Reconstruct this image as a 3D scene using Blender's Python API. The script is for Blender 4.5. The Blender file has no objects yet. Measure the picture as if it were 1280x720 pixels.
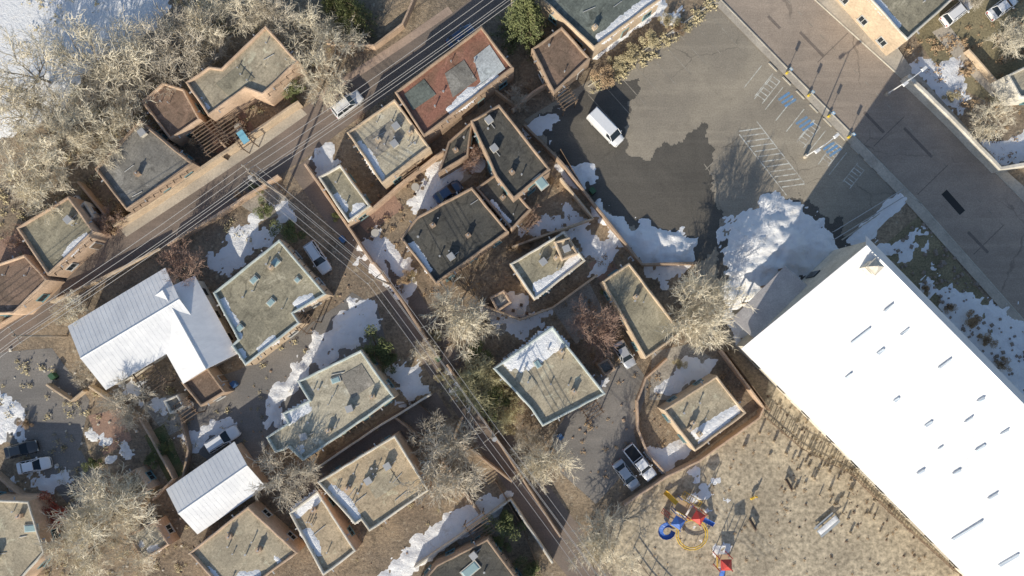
import bpy, math, random
import numpy as np
from mathutils import Vector, noise
random.seed(7)
sc=bpy.context.scene
S=9.0; CH=100.0; NX=640; NY=420
def G(px,py,h=0.0):
    k=(1-h/CH)/S
    return ((px-NX)*k,(NY-py)*k)
def GP(pts,h=0.0): return [G(x,y,h) for x,y in pts]
def ANG(dx,dy): return math.atan2(-dy,dx)
SUNH=(-0.39,-0.921); ELEV=23.5
# ---------------------------------------------------------------- materials
def newmat(name):
    m=bpy.data.materials.new(name); m.use_nodes=True
    nt=m.node_tree; b=nt.nodes['Principled BSDF']
    return m,nt,b
def nnoise(nt,vec,scale,detail=5,rough=.6,dist=0):
    n=nt.nodes.new('ShaderNodeTexNoise'); n.inputs['Scale'].default_value=scale
    n.inputs['Detail'].default_value=detail; n.inputs['Roughness'].default_value=rough
    n.inputs['Distortion'].default_value=dist
    nt.links.new(vec,n.inputs['Vector']); return n.outputs[0]
def ramp(nt,fac,a,b):
    n=nt.nodes.new('ShaderNodeMapRange'); n.inputs[1].default_value=a; n.inputs[2].default_value=b
    nt.links.new(fac,n.inputs[0]); return n.outputs[0]
def mixc(nt,fac,a,b,mode='MIX'):
    n=nt.nodes.new('ShaderNodeMix'); n.data_type='RGBA'; n.blend_type=mode
    for i,v in ((0,fac),(6,a),(7,b)):
        if isinstance(v,bpy.types.NodeSocket): nt.links.new(v,n.inputs[i])
        elif isinstance(v,(int,float)): n.inputs[i].default_value=v
        else: n.inputs[i].default_value=(*v,1)
    return n.outputs[2]
def math_(nt,op,a,b=0.0):
    n=nt.nodes.new('ShaderNodeMath'); n.operation=op
    for i,v in ((0,a),(1,b)):
        if isinstance(v,bpy.types.NodeSocket): nt.links.new(v,n.inputs[i])
        else: n.inputs[i].default_value=v
    return n.outputs[0]
def posn(nt): return nt.nodes.new('ShaderNodeNewGeometry').outputs['Position']
def bump(nt,b,h,strength,dist=.05):
    n=nt.nodes.new('ShaderNodeBump'); n.inputs['Strength'].default_value=strength
    n.inputs['Distance'].default_value=dist
    nt.links.new(h,n.inputs['Height']); nt.links.new(n.outputs[0],b.inputs['Normal'])
cache={}
def M(name,c1,c2=None,scale=.5,rough=.9,fine=6.0,fa=.35,bs=.4,metal=0,lo=.38,hi=.62):
    if name in cache: return cache[name]
    m,nt,b=newmat(name); p=posn(nt)
    c2=c2 or tuple(x*.75 for x in c1)
    f=ramp(nt,nnoise(nt,p,scale),lo,hi)
    c=mixc(nt,f,c1,c2)
    fn=nnoise(nt,p,fine,4,.7)
    c=mixc(nt,fa,c,mixc(nt,ramp(nt,fn,.3,.7),(.35,.35,.35),(1.45,1.45,1.45)),'MULTIPLY')
    nt.links.new(c,b.inputs['Base Color']); b.inputs['Roughness'].default_value=rough
    b.inputs['Metallic'].default_value=metal
    if bs>0: bump(nt,b,fn,bs)
    cache[name]=m; return m
def roofmat(name,c1,c2,ang=0.0,seam=.4):
    if name in cache: return cache[name]
    m,nt,b=newmat(name); p=posn(nt)
    mp=nt.nodes.new('ShaderNodeMapping'); mp.inputs['Rotation'].default_value=(0,0,-ang)
    nt.links.new(p,mp.inputs[0])
    br=nt.nodes.new('ShaderNodeTexBrick'); nt.links.new(mp.outputs[0],br.inputs['Vector'])
    br.inputs['Scale'].default_value=1; br.inputs['Brick Width'].default_value=6.0
    br.inputs['Row Height'].default_value=.95; br.inputs['Mortar Size'].default_value=.035
    br.inputs['Color1'].default_value=(1.1,1.1,1.1,1); br.inputs['Color2'].default_value=(.85,.85,.85,1)
    br.inputs['Mortar'].default_value=(.6,.6,.6,1)
    f=ramp(nt,nnoise(nt,p,.22,6,.65,.9),.42,.58)
    c=mixc(nt,f,c1,c2)
    c=mixc(nt,seam,c,br.outputs['Color'],'MULTIPLY')
    st=ramp(nt,nnoise(nt,p,.6,9,.75,1.6),.52,.62)
    c=mixc(nt,math_(nt,'MULTIPLY',st,.7),c,tuple(x*.42 for x in c1))
    li=ramp(nt,nnoise(nt,p,.4,9,.75,.8),.56,.66)
    c=mixc(nt,math_(nt,'MULTIPLY',li,.65),c,tuple(min(.78,x*1.5+.06) for x in c1))
    fn=nnoise(nt,p,4,6,.8)
    c=mixc(nt,.6,c,mixc(nt,ramp(nt,fn,.32,.68),(.4,.4,.4),(1.45,1.45,1.45)),'MULTIPLY')
    nt.links.new(c,b.inputs['Base Color']); b.inputs['Roughness'].default_value=.9
    bump(nt,b,fn,.35); cache[name]=m; return m
def groundmat():
    m,nt,b=newmat('dirt_ground'); p=posn(nt)
    f=ramp(nt,nnoise(nt,p,.09,8,.62,.5),.42,.58)
    c=mixc(nt,f,(.42,.33,.235),(.29,.235,.18))
    g=ramp(nt,nnoise(nt,p,.35,8,.7,.8),.5,.62)
    c=mixc(nt,math_(nt,'MULTIPLY',g,.7),c,(.17,.14,.105))
    l=ramp(nt,nnoise(nt,p,.8,8,.75,.3),.57,.66)
    c=mixc(nt,math_(nt,'MULTIPLY',l,.7),c,(.58,.51,.40))
    fn=nnoise(nt,p,2.6,9,.85)
    c=mixc(nt,.85,c,mixc(nt,ramp(nt,fn,.36,.64),(.32,.32,.33),(1.55,1.52,1.45)),'MULTIPLY')
    nt.links.new(c,b.inputs['Base Color']); b.inputs['Roughness'].default_value=1
    bump(nt,b,fn,.9,.22); return m
def asphalt(name,c1,c2,crack=.3,cs=.12):
    if name in cache: return cache[name]
    m,nt,b=newmat(name); p=posn(nt)
    f=ramp(nt,nnoise(nt,p,.07,7,.6,.6),.40,.6)
    c=mixc(nt,f,c1,c2)
    f2=ramp(nt,nnoise(nt,p,.4,8,.72,1.2),.45,.65)
    c=mixc(nt,math_(nt,'MULTIPLY',f2,.35),c,tuple(x*.6 for x in c1))
    mp=nt.nodes.new('ShaderNodeMapping'); mp.inputs['Rotation'].default_value=(0,0,.79); mp.inputs['Scale'].default_value=(.04,.7,1)
    nt.links.new(p,mp.inputs[0]); tr=ramp(nt,nnoise(nt,mp.outputs[0],1.0,4,.6),.5,.68)
    c=mixc(nt,math_(nt,'MULTIPLY',tr,.25),c,tuple(x*1.4 for x in c1))
    nn=nt.nodes.new('ShaderNodeTexNoise'); nn.inputs['Scale'].default_value=.35; nn.inputs['Detail'].default_value=5
    nt.links.new(p,nn.inputs['Vector'])
    vm=nt.nodes.new('ShaderNodeVectorMath'); vm.operation='MULTIPLY_ADD'
    nt.links.new(nn.outputs['Color'],vm.inputs[0]); vm.inputs[1].default_value=(3,3,0); nt.links.new(p,vm.inputs[2])
    vo=nt.nodes.new('ShaderNodeTexVoronoi'); vo.feature='DISTANCE_TO_EDGE'; vo.inputs['Scale'].default_value=cs
    nt.links.new(vm.outputs[0],vo.inputs['Vector'])
    ck=math_(nt,'LESS_THAN',vo.outputs['Distance'],.005)
    ck=math_(nt,'MULTIPLY',ck,ramp(nt,nnoise(nt,p,.12,3),.45,.6))
    c=mixc(nt,math_(nt,'MULTIPLY',ck,crack),c,(.05,.045,.04))
    fn=nnoise(nt,p,5,7,.8)
    c=mixc(nt,.6,c,mixc(nt,ramp(nt,fn,.32,.68),(.45,.45,.45),(1.4,1.4,1.4)),'MULTIPLY')
    nt.links.new(c,b.inputs['Base Color']); b.inputs['Roughness'].default_value=.88
    bump(nt,b,fn,.3); cache[name]=m; return m
def snowmat():
    m,nt,b=newmat('snow'); p=posn(nt)
    f=ramp(nt,nnoise(nt,p,.6,9,.78,.5),.54,.72)
    c=mixc(nt,math_(nt,'MULTIPLY',f,.55),(.93,.94,.96),(.55,.49,.41))
    nt.links.new(c,b.inputs['Base Color']); b.inputs['Roughness'].default_value=.6
    bump(nt,b,nnoise(nt,p,2.2,8,.75),.7,.3); return m
SNOW=snowmat()
def plain(name,c,rough=.5,metal=0,coat=0):
    if name in cache: return cache[name]
    m,nt,b=newmat(name); p=posn(nt)
    cc=mixc(nt,.25,c,mixc(nt,nnoise(nt,p,3,5,.7),(.6,.6,.6),(1.3,1.3,1.3)),'MULTIPLY')
    nt.links.new(cc,b.inputs['Base Color']); b.inputs['Roughness'].default_value=rough
    b.inputs['Metallic'].default_value=metal; b.inputs['Coat Weight'].default_value=coat
    cache[name]=m; return m
GLASS=plain('window_glass',(.02,.03,.04),.08)
FRAME=plain('window_frame_white',(.6,.6,.58),.6)
TEAL=plain('teal_trim',(.20,.34,.36),.6)
METAL=plain('galvanised_metal',(.5,.5,.5),.5,.3)
WOOD=M('weathered_wood',(.24,.17,.12),(.15,.11,.08),1.5)
RUBBER=plain('tyre_rubber',(.02,.02,.02),.9)
ADOBE=[M('adobe_stucco_tan',(.62,.49,.35),(.50,.39,.28),.4,fine=3),
       M('adobe_stucco_pink',(.60,.44,.32),(.48,.35,.25),.4,fine=3),
       M('adobe_stucco_brown',(.44,.32,.23),(.34,.25,.18),.4,fine=3),
       M('stucco_pale',(.72,.68,.60),(.58,.54,.46),.4,fine=3)]
# ---------------------------------------------------------------- mesh builder
class MB:
    def __init__(s): s.v=[];s.f=[];s.m=[]
    def face(s,pts,mat=0):
        n=len(s.v); s.v+= [tuple(p) for p in pts]; s.f.append(tuple(range(n,n+len(pts)))); s.m.append(mat)
    def box(s,c,size,ang=0,mat=0,taper=1.0):
        ca,sa=math.cos(ang),math.sin(ang); n=len(s.v)
        for z,t in ((-.5,1),(.5,taper)):
            for x,y in ((-.5,-.5),(.5,-.5),(.5,.5),(-.5,.5)):
                X=x*size[0]*t;Y=y*size[1]*t
                s.v.append((c[0]+X*ca-Y*sa,c[1]+X*sa+Y*ca,c[2]+z*size[2]))
        for f in ((3,2,1,0),(4,5,6,7),(0,1,5,4),(1,2,6,5),(2,3,7,6),(3,0,4,7)):
            s.f.append(tuple(n+i for i in f)); s.m.append(mat)
    def beam(s,a,b,r,mat=0,n=6,r2=None):
        a=Vector(a);b=Vector(b);d=(b-a)
        if d.length<1e-5:return
        d.normalize(); u=d.orthogonal().normalized(); w=d.cross(u); r2=r if r2 is None else r2
        k=len(s.v)
        for P,R in ((a,r),(b,r2)):
            for i in range(n):
                t=2*math.pi*i/n; s.v.append(tuple(P+u*math.cos(t)*R+w*math.sin(t)*R))
        for i in range(n):
            j=(i+1)%n; s.f.append((k+i,k+j,k+n+j,k+n+i)); s.m.append(mat)
        s.f.append(tuple(k+i for i in reversed(range(n)))); s.m.append(mat)
        s.f.append(tuple(k+n+i for i in range(n))); s.m.append(mat)
    def loops(s,loops,mats,closed=True,cap0=None,cap1=None):
        k=len(s.v); n=len(loops[0])
        for L in loops: s.v+=[tuple(p) for p in L]
        for a in range(len(loops)-1):
            for i in range(n if closed else n-1):
                j=(i+1)%n
                s.f.append((k+a*n+i,k+a*n+j,k+(a+1)*n+j,k+(a+1)*n+i)); s.m.append(mats[a] if isinstance(mats,list) else mats)
        if cap0 is not None: s.f.append(tuple(k+i for i in reversed(range(n)))); s.m.append(cap0)
        if cap1 is not None: s.f.append(tuple(k+(len(loops)-1)*n+i for i in range(n))); s.m.append(cap1)
    def obj(s,name,mats,parent=None,smooth=False):
        me=bpy.data.meshes.new(name); me.from_pydata(s.v,[],s.f)
        for m in mats: me.materials.append(m)
        me.polygons.foreach_set('material_index',s.m)
        if smooth: me.polygons.foreach_set('use_smooth',[True]*len(s.f))
        me.update(); o=bpy.data.objects.new(name,me); sc.collection.objects.link(o)
        if parent: o.parent=parent
        return o
def empty(name,loc=(0,0,0),rz=0):
    e=bpy.data.objects.new(name,None); e.location=loc; e.rotation_euler[2]=rz
    sc.collection.objects.link(e); return e
def area(P): return sum(P[i][0]*P[(i+1)%len(P)][1]-P[(i+1)%len(P)][0]*P[i][1] for i in range(len(P)))/2
def ccw(P): return P if area(P)>0 else P[::-1]
def inset(P,t):
    n=len(P);out=[]
    for i in range(n):
        a=Vector(P[i-1]);b=Vector(P[i]);c=Vector(P[(i+1)%n])
        d1=(b-a).normalized();d2=(c-b).normalized()
        n1=Vector((-d1.y,d1.x));n2=Vector((-d2.y,d2.x))
        k=1+n1.dot(n2); m=(n1+n2)/max(k,.3)
        out.append(tuple(b+m*t))
    return out
def subdiv(P,Q,step=1.3):
    out=[]
    for i in range(len(P)):
        L=(Vector(P[(i+1)%len(P)])-Vector(P[i])).length; k=max(1,int(L/step))
        for j in range(k):
            t=j/k; out.append((Q[i][0]*(1-t)+Q[(i+1)%len(Q)][0]*t,Q[i][1]*(1-t)+Q[(i+1)%len(Q)][1]*t))
    return out
def inside(P,x,y):
    r=False;j=len(P)-1
    for i in range(len(P)):
        if (P[i][1]>y)!=(P[j][1]>y) and x<(P[j][0]-P[i][0])*(y-P[i][1])/(P[j][1]-P[i][1])+P[i][0]: r=not r
        j=i
    return r
def sdist(P,X,Y):
    D=np.full(X.shape,1e9); ins=np.zeros(X.shape,bool); n=len(P)
    for i in range(n):
        ax,ay=P[i];bx,by=P[(i+1)%n]
        dx,dy=bx-ax,by-ay; t=np.clip(((X-ax)*dx+(Y-ay)*dy)/(dx*dx+dy*dy+1e-9),0,1)
        D=np.minimum(D,np.hypot(X-ax-t*dx,Y-ay-t*dy))
        c=((ay>Y)!=(by>Y))&(X<(bx-ax)*(Y-ay)/((by-ay) if abs(by-ay)>1e-9 else 1e-9)+ax)
        ins^=c
    return np.where(ins,D,-D)
def snow_sheet(name,P,z,thick=.15,patch=1.0,step=.35,bias=0.0,cap=1.6,parent=None,hard=False,lump=0.0,mat=None):
    xs=[p[0] for p in P];ys=[p[1] for p in P]; pad=0 if hard else 1.2
    gx=np.arange(min(xs)-pad,max(xs)+pad+step,step);gy=np.arange(min(ys)-pad,max(ys)+pad+step,step)
    X,Y=np.meshgrid(gx,gy); sd=sdist(P,X,Y)
    N=np.zeros(X.shape);N2=np.zeros(X.shape)
    for i in range(X.shape[0]):
        for j in range(X.shape[1]):
            if sd[i,j]>-1.8:
                N[i,j]=noise.fractal((X[i,j]*.45,Y[i,j]*.45,z+3.1),.8,2.1,5)
                if lump>0: N2[i,j]=noise.fractal((X[i,j]*.7,Y[i,j]*.7,9.1),.7,2.1,5)
    v=np.minimum(sd,cap)/cap+N*patch+bias
    if hard: v=np.minimum(v,sd*3+.02)
    Z=z+np.clip(v,-.25,1.0)*thick+np.where(v>0,N2*lump*np.clip(v,0,1),0)
    Z=np.where(v>0,Z,z-.04 if mat is None else z)
    idx={};V=[];F=[]
    R,C=X.shape
    K=v>0
    for i in range(R-1):
        for j in range(C-1):
            ks=(K[i,j],K[i+1,j],K[i,j+1],K[i+1,j+1])
            if (any(ks) if mat is None else all(ks)):
                f=[]
                for a,b in ((i,j),(i,j+1),(i+1,j+1),(i+1,j)):
                    if (a,b) not in idx: idx[(a,b)]=len(V); V.append((X[a,b],Y[a,b],Z[a,b]))
                    f.append(idx[(a,b)])
                F.append(f)
    if not F: return None
    me=bpy.data.meshes.new(name); me.from_pydata(V,[],F); me.materials.append(mat or SNOW)
    me.polygons.foreach_set('use_smooth',[True]*len(F)); me.update()
    o=bpy.data.objects.new(name,me); sc.collection.objects.link(o)
    if parent:o.parent=parent
    return o
# ---------------------------------------------------------------- ground and paving
b=MB(); b.face([(-1500,-1500,0),(1500,-1500,0),(1500,1500,0),(-1500,1500,0)]); b.obj('ground',[groundmat()])
def sheet(name,px,z,mat):
    P=ccw(GP(px)); b=MB(); b.face([(x,y,z) for x,y in P]); return b.obj(name,[mat])
ASP_LOT=asphalt('asphalt_lot',(.40,.35,.275),(.30,.265,.215),.35,.10)
ASP_RD=asphalt('asphalt_street',(.44,.36,.29),(.34,.285,.235),.35,.06)
ASP_L=asphalt('asphalt_lane',(.27,.215,.18),(.20,.165,.14),.3,.1)
ASP_DRV=asphalt('asphalt_drive',(.27,.25,.23),(.20,.19,.18),.3,.1)
CONC=M('concrete_paving',(.58,.52,.43),(.46,.41,.34),.3,fine=4)
SAND=M('playground_sand',(.60,.51,.37),(.42,.355,.26),.16,fine=1.6,fa=.9,bs=1)
sheet('street_pavement',[(-300,610),(-60,460),(40,372),(150,285),(300,190),(430,100),(560,20),(700,-80),(760,-80),(640,0),(520,92),(390,192),(300,252),(215,302),(70,390),(0,450),(-260,640)],.004,ASP_L)
sheet('alley_pavement',[(362,214),(395,192),(445,262),(505,335),(560,425),(640,545),(725,660),(800,770),(748,770),(685,690),(600,560),(528,455),(470,350),(410,280)],.008,ASP_L)
sheet('parking_lot_pavement',[(655,150),(820,50),(890,5),(900,-12),(985,76),(1130,222),(1140,242),(1055,305),(1110,330),(930,445),(890,410),(868,330),(800,330),(700,200)],.006,ASP_LOT)
sheet('main_street_pavement',[(780,-130),(900,-130),(1010,-8),(1120,92),(1240,212),(1500,480),(1500,640),(1280,402),(1150,255),(985,88),(895,-8)],.010,ASP_RD)
sheet('driveway_pavement',[(268,472),(300,462),(425,380),(440,365),(472,385),(482,425),(340,548),(300,600),(240,562),(225,505)],.012,ASP_DRV)
sheet('courtyard_pavement',[(-80,470),(5,440),(65,435),(112,500),(100,560),(140,640),(100,650),(30,560),(-80,520)],.012,ASP_DRV)
sheet('driveway_pavement',[(735,478),(790,448),(812,478),(792,540),(800,570),(745,630),(700,590),(690,545)],.012,ASP_DRV)
sheet('driveway_pavement',[(485,520),(545,490),(565,520),(430,610),(360,640),(350,610)],.012,ASP_L)
sheet('playground_sand',[(770,640),(870,570),(955,505),(965,455),(1210,700),(1300,800),(740,800)],.006,SAND)
sheet('sidewalk_path',[(1010,-30),(1062,-30),(1135,80),(1262,218),(1310,260),(1500,455),(1500,478),(1242,214),(1122,94),(1012,-8)],.10,CONC)
sheet('sidewalk_path',[(893,-6),(985,86),(1150,253),(1280,400),(1500,640),(1500,655),(1265,402),(1140,262),(978,92),(887,-1)],.10,CONC)
sheet('sidewalk_path',[(150,286),(240,227),(310,181),(376,135),(384,143),(318,190),(248,237),(158,296)],.012,CONC)
sheet('sidewalk_path',[(395,118),(500,50),(560,8),(566,16),(505,58),(402,127)],.012,M('pink_paving',(.5,.38,.3),(.4,.3,.24),.4,fine=4))
sheet('garden_path',[(1165,40),(1185,30),(1215,70),(1250,110),(1290,120),(1290,130),(1240,120),(1200,80)],.012,CONC)
BRICKP=M('brick_patio',(.42,.27,.20),(.33,.22,.17),.6,fine=5,fa=.6)
GRAV=M('gravel',(.45,.41,.35),(.34,.31,.27),.5,fine=4,fa=.8)
for nm,pp,mt in (('patio_paving',[(250,160),(300,130),(320,165),(275,195)],BRICKP),('patio_paving',[(440,270),(490,240),(505,260),(460,292)],BRICKP),
 ('patio_paving',[(150,440),(190,420),(200,450),(165,475)],CONC),('patio_paving',[(600,390),(650,365),(668,395),(625,420)],GRAV),('patio_paving',[(735,330),(760,318),(775,340),(750,352)],BRICKP),
 ('patio_paving',[(530,225),(570,200),(590,220),(550,250)],CONC),('gravel_yard',[(175,505),(225,490),(240,530),(210,545)],GRAV),('gravel_yard',[(290,250),(340,225),(370,262),(330,275)],GRAV),
 ('gravel_yard',[(690,385),(735,350),(760,400),(720,430)],GRAV),('patio_paving',[(0,300),(25,290),(40,320),(0,335)],BRICKP),('gravel_yard',[(815,440),(860,430),(895,450),(840,500),(812,500)],GRAV),
 ('patio_paving',[(560,660),(620,640),(640,665),(580,690)],GRAV),('patio_paving',[(110,520),(150,510),(165,550),(130,570)],BRICKP)):
    sheet(nm,pp,.009,mt)
DRYG=M('dry_lawn',(.33,.28,.17),(.23,.20,.12),.3,fine=4,fa=.8)
sheet('dry_lawn',[(1090,320),(1150,268),(1265,415),(1400,560),(1400,700),(1250,500)],.004,DRYG)
sheet('lawn',[(180,545),(205,530),(232,590),(212,606)],.014,M('winter_grass',(.11,.15,.06),(.2,.18,.09),.5,fa=.8))
sheet('dry_lawn',[(1128,20),(1300,-30),(1300,110),(1240,130),(1180,100)],.004,DRYG)
WET_SHADOW=asphalt('wet_and_shadow_asphalt',(.14,.128,.11),(.10,.093,.082),.2,.1)  # dark asphalt tone: painted lot shadow, and wet ground round the snow pile
snow_sheet('wet_and_shadow_area',ccw(GP([(668,150),(735,118),(800,96),(782,150),(786,205),(850,176),(884,158),(892,230),(900,300),(872,335),(800,300),(740,250),(700,205)])),.0125,.0002,.6,.14,.12,1.8,mat=WET_SHADOW)  # shadow across the lot, painted as a dark sheet over the asphalt
snow_sheet('wet_and_shadow_area',ccw(GP([(895,300),(950,255),(1000,245),(1060,290),(1060,330),(960,430),(900,410)])),.0125,.0002,.9,.16,.1,1.6,mat=WET_SHADOW)
def strip(name,px,w,h,mat,z=0,wave=0):
    P=GP(px); b=MB()
    pts=[Vector(p) for p in P]
    dense=[]
    for i in range(len(pts)-1):
        k=max(1,int((pts[i+1]-pts[i]).length/1.2))
        for j in range(k): dense.append(pts[i].lerp(pts[i+1],j/k))
    dense.append(pts[-1]); loops=[]
    for i,p in enumerate(dense):
        d=(dense[min(i+1,len(dense)-1)]-dense[max(i-1,0)]).normalized(); n=Vector((-d.y,d.x))
        hh=h+wave*noise.noise((p.x*.4,p.y*.4,1)); q=p+n*wave*.4*noise.noise((p.x*.6,p.y*.6,5))
        e=min(.06,w*.2)
        loops.append([(*(q+n*w/2),z),(*(q+n*w/2),z+hh-e),(*(q+n*(w/2-e)),z+hh),(*(q-n*(w/2-e)),z+hh),(*(q-n*w/2),z+hh-e),(*(q-n*w/2),z)])
    b.loops(loops,0,True,0,0); return b.obj(name,[mat])
KERB=M('kerb_concrete',(.58,.54,.46),(.45,.42,.36),.6)
strip('kerb',[(1010,-8),(1121,92),(1241,212),(1500,478)],.2,.14,KERB)
strip('kerb',[(893,-8),(985,87),(1150,254),(1280,401),(1500,640)],.2,.14,KERB)
strip('kerb',[(1052,300),(1135,243),(1150,254)],.18,.14,KERB)
strip('kerb',[(895,0),(822,52),(735,108)],.2,.14,KERB)
PAINT=M('road_paint_white',(.70,.70,.64),(.42,.38,.32),1.2,fine=8,fa=.6,lo=.42,hi=.64)
FPAINT=M('worn_paint_white',(.45,.41,.34),(.30,.27,.225),1.0,fine=8,fa=.6,lo=.35,hi=.55)
BPAINT=M('road_paint_blue',(.14,.32,.6),(.22,.32,.42),1.2,fine=8,fa=.5)
mk=MB()
def line(a,c,w=.12,mat=0,z=.016):
    a=Vector(G(*a));c=Vector(G(*c)); d=c-a
    ca=math.atan2(d.y,d.x); n=Vector((-math.sin(ca),math.cos(ca)))*w/2
    mk.face([(*(a-n),z),(*(c-n),z),(*(c+n),z),(*(a+n),z)],mat)
u=(-.62,.78); s=(.70,.715)
def bay(x,y,L=36): line((x,y),(x+u[0]*L,y+u[1]*L))
def hatch(x,y,L,W,n):
    ax,ay=x,y; bx,by=x+u[0]*L,y+u[1]*L; cx,cy=x+s[0]*W,y+s[1]*W; dx,dy=bx+s[0]*W,by+s[1]*W
    line((ax,ay),(bx,by)); line((cx,cy),(dx,dy)); 
    for i in range(n):
        t=(i+.5)/n
        line((ax+u[0]*L*t,ay+u[1]*L*t),(cx+u[0]*L*max(0,min(1,t-.06)),cy+u[1]*L*max(0,min(1,t-.06))),.13,0,.0165+.0001*i)
hatch(966,92,36,13,6); hatch(1017,150,34,12,6); hatch(1072,204,30,12,6); hatch(1045,176,30,12,6)
for k in range(9): bay(952+s[0]*k*19-0,82+s[1]*k*19)
for cx,cy in ((984,128),(1006,158),(1040,190)):
    for q in (-1,0,1): line((cx-7+q*4,cy-3+q*4+4),(cx+7+q*4,cy-12+q*4+4),.35,1,.019+.0002*q)
ax,ay,bx,by=(935,160,994,236)
for q in (-1,1): line((ax+q*11,ay-q*8),(bx+q*11,by-q*8),.14,0,.017)
for i in range(12):
    t=(i+.5)/12; X=ax+(bx-ax)*t; Y=ay+(by-ay)*t
    line((X-14,Y+1),(X+14,Y-3),.16,0,.018)
for i in range(9):
    X=735+i*19; Y=118-i*12.5; line((X,Y),(X+34,Y+38),.10,2)
for i in range(4):
    X=880+i*24; Y=205-i*1; line((X,Y),(X+22,Y+30),.10,2,.0162)
for i in range(6): line((905+i*16,190+i*18),(882+i*16,212+i*18),.10,2,.0168)
mk.obj('parking_markings',[PAINT,BPAINT,FPAINT])
mk=MB()
for i in range(40):
    t=i/40; X=955+t*560;Y=-30+t*585
    line((X,Y),(X+5,Y+5.2),.12,0,.016)
mk.obj('lane_markings',[FPAINT])
mk=MB(); line((1180,240),(1203,266),1.0,0,.02); mk.obj('storm_drain',[plain('iron_grate',(.03,.03,.03),.7)])
mk=MB()
for x,y,L in ((1000,40,60),(1080,140,50),(1130,160,70),(1210,290,50),(960,20,30)): line((x,y),(x+L*.5,y+L*.52),.4,0,.0175)
for x,y in ((1040,60),(1110,165),(1165,225),(1235,300)): line((x-18,y+18),(x+20,y-19),.12,0,.0178)
mk.obj('asphalt_patches',[asphalt('asphalt_patch',(.24,.20,.17),(.19,.16,.14),.2,.2)])
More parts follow.
